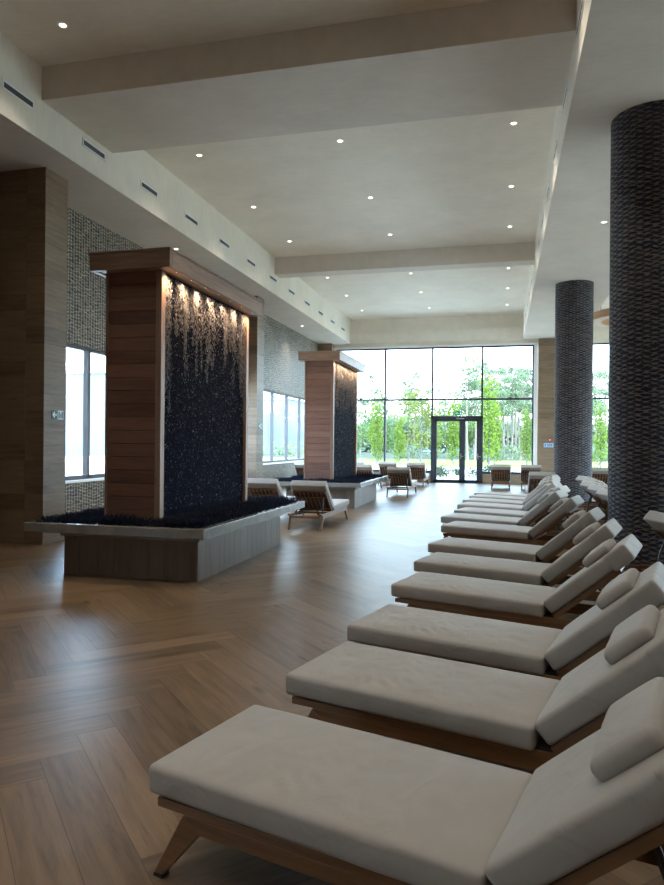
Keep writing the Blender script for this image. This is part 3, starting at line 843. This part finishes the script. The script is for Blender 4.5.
# second row, heads towards the first
A1 = math.pi + R(14.5)
for i, y in enumerate([7.55, 10.05, 11.2, 12.3, 13.4, 14.5, 15.6]):
    hx, hy = (1.58 if i < 5 else 1.72), y
    place((hx + math.cos(R(14.5)) * 1.76 - .08, hy + math.sin(R(14.5)) * 1.76 - .3, 0), A1,
          'pale lounger facing away to the right, %s of the rear row behind the columns' % ORD[i], 'loungers in the rear row')
away = [
    ((-3.22, 11.32), 'pale lounger seen from behind at the end of the nearer planter, legs in view'),
    ((-4.22, 11.70), 'pale lounger partly hidden behind the grass of the nearer planter'),
    ((-2.80, 18.9), 'lounger with brown back slats just beyond the farther planter'),
    ((-4.15, 20.57), 'lounger whose pale top shows just right of the farther water wall'),
    ((-2.92, 23.5), 'slatted lounger seen from behind just left of the glass door'),
    ((-4.00, 24.1), 'slatted lounger second to the left of the glass door, below the mullion'),
    ((-5.20, 24.1), 'lounger by the window wall showing only beside the farther water wall face'),
    ((-6.40, 21.54), 'pale lounger beside the mosaic wall under the far left window'),
    ((-.03, 22.9), 'slatted lounger seen from behind just right of the glass door'),
    ((.96, 22.9), 'slatted lounger seen from behind in front of the far wooden pillar'),
    ((.91, 17.25), 'dark backed lounger standing behind the last lounger of the row'),
    ((2.81, 21.0), 'red brown slatted lounger showing between the two mosaic columns'),
]
for (x, yh), lab in away:
    place((x, yh + 1.74, 0), R(-90) + R(rnd.uniform(-2, 2)), lab, 'loungers facing the windows')

# ------------------------------------------------------------------ outside
def sheet(name, mat, x0, x1, y0, y1, z, d=.1):
    m = MB(); m.box(x0, x1, y0, y1, z - d, z); return struct(m.build(name, mat))
sheet('ground_gravel', M['gravel'], -60, 60, YW + .36, 41, -.12)
sheet('ground_path', M['path'], -60, 60, 41, 47, -.10)
sheet('ground_lawn', M['lawn'], -60, 60, 47, 68, -.10)
sheet('ground_forest', M['forest_floor'], -90, 90, 68, 130, -.12)
sheet('ground_lake', M['water'], -400, 400, 130, 600, -1.2)
sheet('ground_terrace', M['deck'], -60, XW - .35, -30, YW + .36, -.12)
sheet('ground_pool_deck', M['deck'], XE + .35, 60, -30, YW + .36, -.12)
sheet('ground_side_lawn', M['lawn'], -120, -60, -60, 130, -.14)

def leaf_cloud(m, blobs, cnt, size, rr):
    tot = sum(b[3] * b[4] * b[5] for b in blobs)
    for (cx, cy, cz, rx, ry, rz) in blobs:
        for _ in range(int(cnt * rx * ry * rz / tot) + 3):
            while True:
                p = Vector((rr.uniform(-1, 1), rr.uniform(-1, 1), rr.uniform(-1, 1)))
                if .15 < p.length < 1: break
            p = p.normalized() * p.length ** .45
            c = Vector((cx + p.x * rx, cy + p.y * ry, cz + p.z * rz))
            u = Vector((rr.gauss(0, 1), rr.gauss(0, 1), rr.gauss(0, 1))).normalized(); v = u.orthogonal().normalized()
            s = size * rr.uniform(.6, 1.3); tn = rr.random()
            m.poly([c - u * s, c + v * s * .55, c + u * s, c - v * s * .55], tone=tn)
def make_tree(name, kind, seed):
    rr = random.Random(seed)
    t = empty(name)
    m = MB(); f = MB()
    if kind == 'pine':
        h = 13.0; lean = rr.uniform(-.4, .4)
        pts = [(lean * k / 6 + rr.uniform(-.06, .06), rr.uniform(-.06, .06), h * k / 6) for k in range(7)]
        m.tube(pts, [.17 - .02 * k for k in range(7)], 8)
        bl = []
        for k in range(9):
            z = rr.uniform(.52, .98) * h; a = rr.uniform(0, 6.28); L = (1.05 - z / h) * 3.2 + .4
            p = (lean * z / h + math.cos(a) * L, math.sin(a) * L, z + .3)
            m.tube([(lean * z / h, 0, z - .3), p], [.05, .02], 5)
            bl.append((*p, .95, .95, .5))
        leaf_cloud(f, bl, 700, .22, rr); mats = (M['bark'], M['leaf_pine'])
    elif kind == 'birch':
        h = 6.4
        m.tube([(0, 0, 0), (.1, 0, 2), (.05, .1, 4), (.2, 0, 6)], [.11, .09, .06, .02], 8)
        bl = []
        for k in range(12):
            z = rr.uniform(1.7, 6.0); q = math.sin((z - 1.3) / 5.0 * math.pi); a = rr.uniform(0, 6.28)
            p = (math.cos(a) * q * 1.0, math.sin(a) * q * 1.0, z)
            m.tube([(.05, 0, z - .5), p], [.03, .012], 5); bl.append((*p, .75, .75, .7))
        leaf_cloud(f, bl, 1100, .13, rr); mats = (M['bark_pale'], M['leaf_birch'])
    elif kind == 'slender':
        m.tube([(0, 0, 0), (.03, 0, 2.5), (0, .03, 5.2)], [.07, .05, .015], 8)
        bl = [(rr.uniform(-.25, .25), rr.uniform(-.25, .25), z, .62 - abs(z - 2.6) * .09, .6 - abs(z - 2.6) * .09, .6) for z in [.9 + .42 * k for k in range(11)]]
        leaf_cloud(f, bl, 1300, .11, rr); mats = (M['bark_pale'], M['leaf_bright'])
    else:
        h = 7.0
        m.tube([(0, 0, 0), (.1, 0, 2.5), (0, .1, 5)], [.2, .14, .05], 8)
        bl = []
        for k in range(16):
            a = rr.uniform(0, 6.28); z = rr.uniform(1.6, 6.4); q = math.sin((z - .8) / 6.2 * math.pi) * 1.7
            p = (math.cos(a) * q, math.sin(a) * q, z); m.tube([(.05, 0, z - .8), p], [.05, .02], 5); bl.append((*p, 1.0, 1.0, .85))
        leaf_cloud(f, bl, 1500, .17, rr); mats = (M['bark'], M['leaf_green'])
    m.build('trunk', mats[0], t, smooth=True); f.build('foliage', mats[1], t)
    return t
protos = {}
for k, nm in (('pine', 'pine_tree'), ('birch', 'birch_tree'), ('slender', 'slender_tree'), ('round', 'broadleaf_tree')):
    protos[k] = [make_tree(nm, k, s) for s in (1, 2)]
snapshot()
count = {}
def tree(kind, x, y, sc, label, group, v=0):
    src = protos[kind][v % 2]
    if (kind, v % 2) in count: o = copy_tree(src)
    else: o = src; count[(kind, v % 2)] = 1
    o.location = (x, y, -.12); o.scale = (sc, sc, sc); o.rotation_euler = (0, 0, rnd.uniform(0, 6.28))
    tag(o, label, 'tree', group)
# in front of the forest, told apart by the pane they are seen through
tree('round', -14.2, 63, .78, 'round green tree in the leftmost far pane beside the water wall', 'trees outside', 0)
tree('round', -11.6, 66, .92, 'green tree in the leftmost far pane, close to its right mullion', 'trees outside', 1)
tree('slender', -8.9, 49, .82, 'bright slender tree low in the leftmost far pane', 'trees outside', 0)
tree('birch', -8.3, 62, 1.0, 'yellow green birch tree, left one in the second far pane', 'trees outside', 0)
tree('birch', -6.7, 58, .98, 'yellow green birch tree, larger one in the second far pane', 'trees outside', 1)
tree('slender', -7.6, 52, .66, 'small bright slender tree at the left of the second far pane', 'trees outside', 1)
tree('slender', -5.0, 54, .72, 'small bright slender tree left of the glass door', 'trees outside', 0)
tree('round', -6.3, 82, 1.0, 'green tree behind the birches left of the glass door', 'trees outside', 0)
tree('slender', -3.7, 54, .95, 'bright slender tree through the left door leaf', 'trees outside', 1)
tree('round', -4.6, 84, 1.0, 'green tree above the left part of the door head', 'trees outside', 1)
tree('slender', -.85, 46.8, 1.13, 'tall bright slender tree just right of the glass door', 'trees outside', 0)
tree('slender', -.5, 49.5, .9, 'bright slender tree behind the tall one right of the glass door', 'trees outside', 1)
tree('slender', 1.85, 54, .78, 'small bright slender tree at the right end of the far window', 'trees outside', 1)
tree('slender', 6.6, 50, .8, 'bright slender tree seen between the two mosaic columns', 'trees outside', 0)
spec = [(-19, 92, .75), (-16.5, 88, .8), (-9.8, 78, .74), (-8.5, 96, .7), (-3.2, 66, .76), (-2.55, 68, .68), (-2.0, 74, .8), (-1.7, 86, .85), (-.6, 84, .82), (.2, 70, .64), (.55, 74, .72), (.95, 71, .66), (1.5, 78, .76), (1.25, 88, .86), (1.9, 72, .66), (2.4, 79, .74), (2.9, 86, .83), (2.2, 92, .86), (.1, 95, .9), (8.2, 72, .66), (9.0, 78, .72), (9.6, 74, .7), (10.6, 84, .76), (11.2, 78, .7), (-13, 98, .75), (-11, 104, .75), (-6, 106, .72), (-4, 100, .78), (3.6, 100, .92), (5, 96, .85), (12.5, 90, .8), (-22, 100, .8)]
for i, (x, y, sc) in enumerate(spec):
    if x < -4.5: lab, g = 'tall pale pine rising behind the trees left of the glass door', 'pines left of the door'
    elif x < -1.55: lab, g = 'tall pine with bare trunk seen through or above the glass door', 'pines behind the door'
    elif x < 5.5: lab, g = 'tall bare trunked pine seen through the pane right of the glass door', 'pines right of the door'
    else: lab, g = 'tall bare trunked pine seen between the two mosaic columns', 'pines between the columns'
    tree('pine', x, y, sc, lab, g, i)
# undergrowth along the forest edge, nobody could count it
rr = random.Random(5); m = MB()
leaf_cloud(m, [(rr.uniform(-26, 20), rr.uniform(70, 78), rr.uniform(.3, 1.0), rr.uniform(1, 2), 1.2, rr.uniform(.5, 1.1)) for _ in range(40)], 7000, .16, rr)
tag(m.build('undergrowth', M['leaf_pine']), 'soft green undergrowth along the foot of the forest', 'undergrowth', kind='stuff')
rr = random.Random(6); m = MB()
leaf_cloud(m, [(rr.uniform(-24, 30), rr.uniform(116, 126), rr.uniform(.5, 5.5), 3.6, 2.5, rr.uniform(1.2, 2.0)) for _ in range(150)], 30000, .38, rr)
tag(m.build('forest', M['leaf_pine']), 'distant hazy forest behind the pines', 'forest', kind='stuff')
# small shrubs in the gravel bed
def make_shrub(seed):
    rr = random.Random(seed); m = MB()
    leaf_cloud(m, [(rr.uniform(-.25, .25), rr.uniform(-.25, .25), rr.uniform(.15, .35), .28, .28, .22) for _ in range(5)], 320, .05, rr)
    return m.build('shrub', M['leaf_shrub'])
sh = make_shrub(3)
shl = ['low shrub in the gravel bed seen through the left door leaf, at its left', 'low shrub in the gravel bed seen through the left door leaf, at its middle', 'low shrub in the gravel bed seen through the left door leaf, at its right', 'low shrub in the gravel bed seen through the narrow right door leaf', 'low shrub in the gravel bed just right of the door frame', 'low shrub in the gravel bed behind the lounger right of the door', 'low shrub in the gravel bed left of the door frame', 'low shrub in the gravel bed seen between the two mosaic columns']
for i, (x, y) in enumerate([(-3.05, 34), (-2.7, 33), (-2.2, 35), (-1.45, 33.5), (-.65, 34), (.35, 35), (-3.9, 34), (4.4, 34)]):
    o = sh if i == 0 else sh.copy()
    if i: COL.objects.link(o)
    o.location = (x, y, -.12); o.rotation_euler = (0, 0, i * 1.3); o.scale = [1 + .25 * math.sin(i * 2.1)] * 3
    tag(o, shl[i], 'shrub', 'low shrubs in the gravel bed')
# beyond the left windows: pale building and a low parapet
def far_building(label, x, y, length, h, n):
    t = thing('neighbouring_building', label, 'building', (x, y, -.12))
    m = MB(); m.box(-6, 6, 0, length, 0, h); m.build('wall', M['pale_wall'], t)
    m = MB(); m.box(-6.2, 6.2, -.2, length + .2, h, h + .3); m.build('roof', M['white'], t)
    for k in range(n):
        a = length * (k + .15) / n
        m = MB(); m.box(5.95, 6.06, a, a + length / n * .7, 1.2, h - 1.5); m.build('window', M['pale_glass'], t)
far_building('long pale blue building seen through the near left window', -78, -20, 210, 9.6, 16)
far_building('pale blue building seen through the far left window', -36, 56, 56, 7.9, 8)
tag(sbox('parapet', M['white'], -24, -23.6, -10, 60, -.12, .55), 'low white parapet beyond the left windows', 'wall'); bpy.data.objects['parapet'].pop('kind', None)
# ------------------------------------------------------------------ sky and sun
wd = bpy.data.worlds.new('sky'); S.world = wd; wd.use_nodes = True
nt = wd.node_tree; nt.nodes.clear()
tc = nt.nodes.new('ShaderNodeTexCoord'); sp = nt.nodes.new('ShaderNodeSeparateXYZ'); nt.links.new(tc.outputs['Generated'], sp.inputs[0])
rp = nt.nodes.new('ShaderNodeValToRGB'); nt.links.new(sp.outputs[2], rp.inputs[0])
cr = rp.color_ramp; cr.elements[0].position = 0; cr.elements[0].color = (.94, .97, 1.0, 1); cr.elements[1].position = .55; cr.elements[1].color = (.50, .70, 1.0, 1)
e = cr.elements.new(.18); e.color = (.68, .85, 1.0, 1)
nz = nt.nodes.new('ShaderNodeTexNoise'); mp = nt.nodes.new('ShaderNodeMapping'); mp.inputs['Scale'].default_value = (1, 1, 3.5)
nt.links.new(tc.outputs['Generated'], mp.inputs[0]); nt.links.new(mp.outputs[0], nz.inputs['Vector']); nz.inputs['Scale'].default_value = 3.2; nz.inputs['Detail'].default_value = 6
rc = nt.nodes.new('ShaderNodeValToRGB'); nt.links.new(nz.outputs[0], rc.inputs[0])
rc.color_ramp.elements[0].position = .54; rc.color_ramp.elements[1].position = .76
mx = nt.nodes.new('ShaderNodeMix'); mx.data_type = 'RGBA'; nt.links.new(rc.outputs[0], mx.inputs[0]); nt.links.new(rp.outputs[0], mx.inputs[6]); mx.inputs[7].default_value = (.95, .98, 1.0, 1)
bg = nt.nodes.new('ShaderNodeBackground'); nt.links.new(mx.outputs[2], bg.inputs[0]); bg.inputs[1].default_value = 6.5
wo = nt.nodes.new('ShaderNodeOutputWorld'); nt.links.new(bg.outputs[0], wo.inputs[0])
L = bpy.data.lights.new('sun', 'SUN'); L.energy = 4.0; L.angle = R(1); L.color = (1, .95, .86)
so = bpy.data.objects.new('sun', L); COL.objects.link(so)
so.rotation_euler = Vector((-.45, .62, -.85)).to_track_quat('-Z', 'Y').to_euler()

# ------------------------------------------------------------------ camera
cam = bpy.data.cameras.new('camera'); co = bpy.data.objects.new('camera', cam); COL.objects.link(co)
F = 680.0
cam.sensor_fit = 'HORIZONTAL'; cam.sensor_width = 36; cam.lens = 36 * F / 664
cam.clip_start = .05; cam.clip_end = 2000
yaw = math.atan(170 / F)
co.matrix_world = Matrix.Translation((0, 0, 1.5)) @ Matrix.Rotation(yaw, 4, 'Z') @ Matrix.Rotation(R(90), 4, 'X') @ Matrix.Rotation(R(.5), 4, 'Z')
S.camera = co

S.view_settings.view_transform = 'Standard'; S.view_settings.look = 'None'
S.view_settings.exposure = 1.8; S.view_settings.gamma = 1; S.view_settings.use_curve_mapping = False
cy = S.cycles
cy.use_denoising = True
cy.max_bounces = 12; cy.diffuse_bounces = 6; cy.glossy_bounces = 4; cy.transparent_max_bounces = 24
cy.sample_clamp_indirect = 6; cy.caustics_reflective = False; cy.caustics_refractive = False
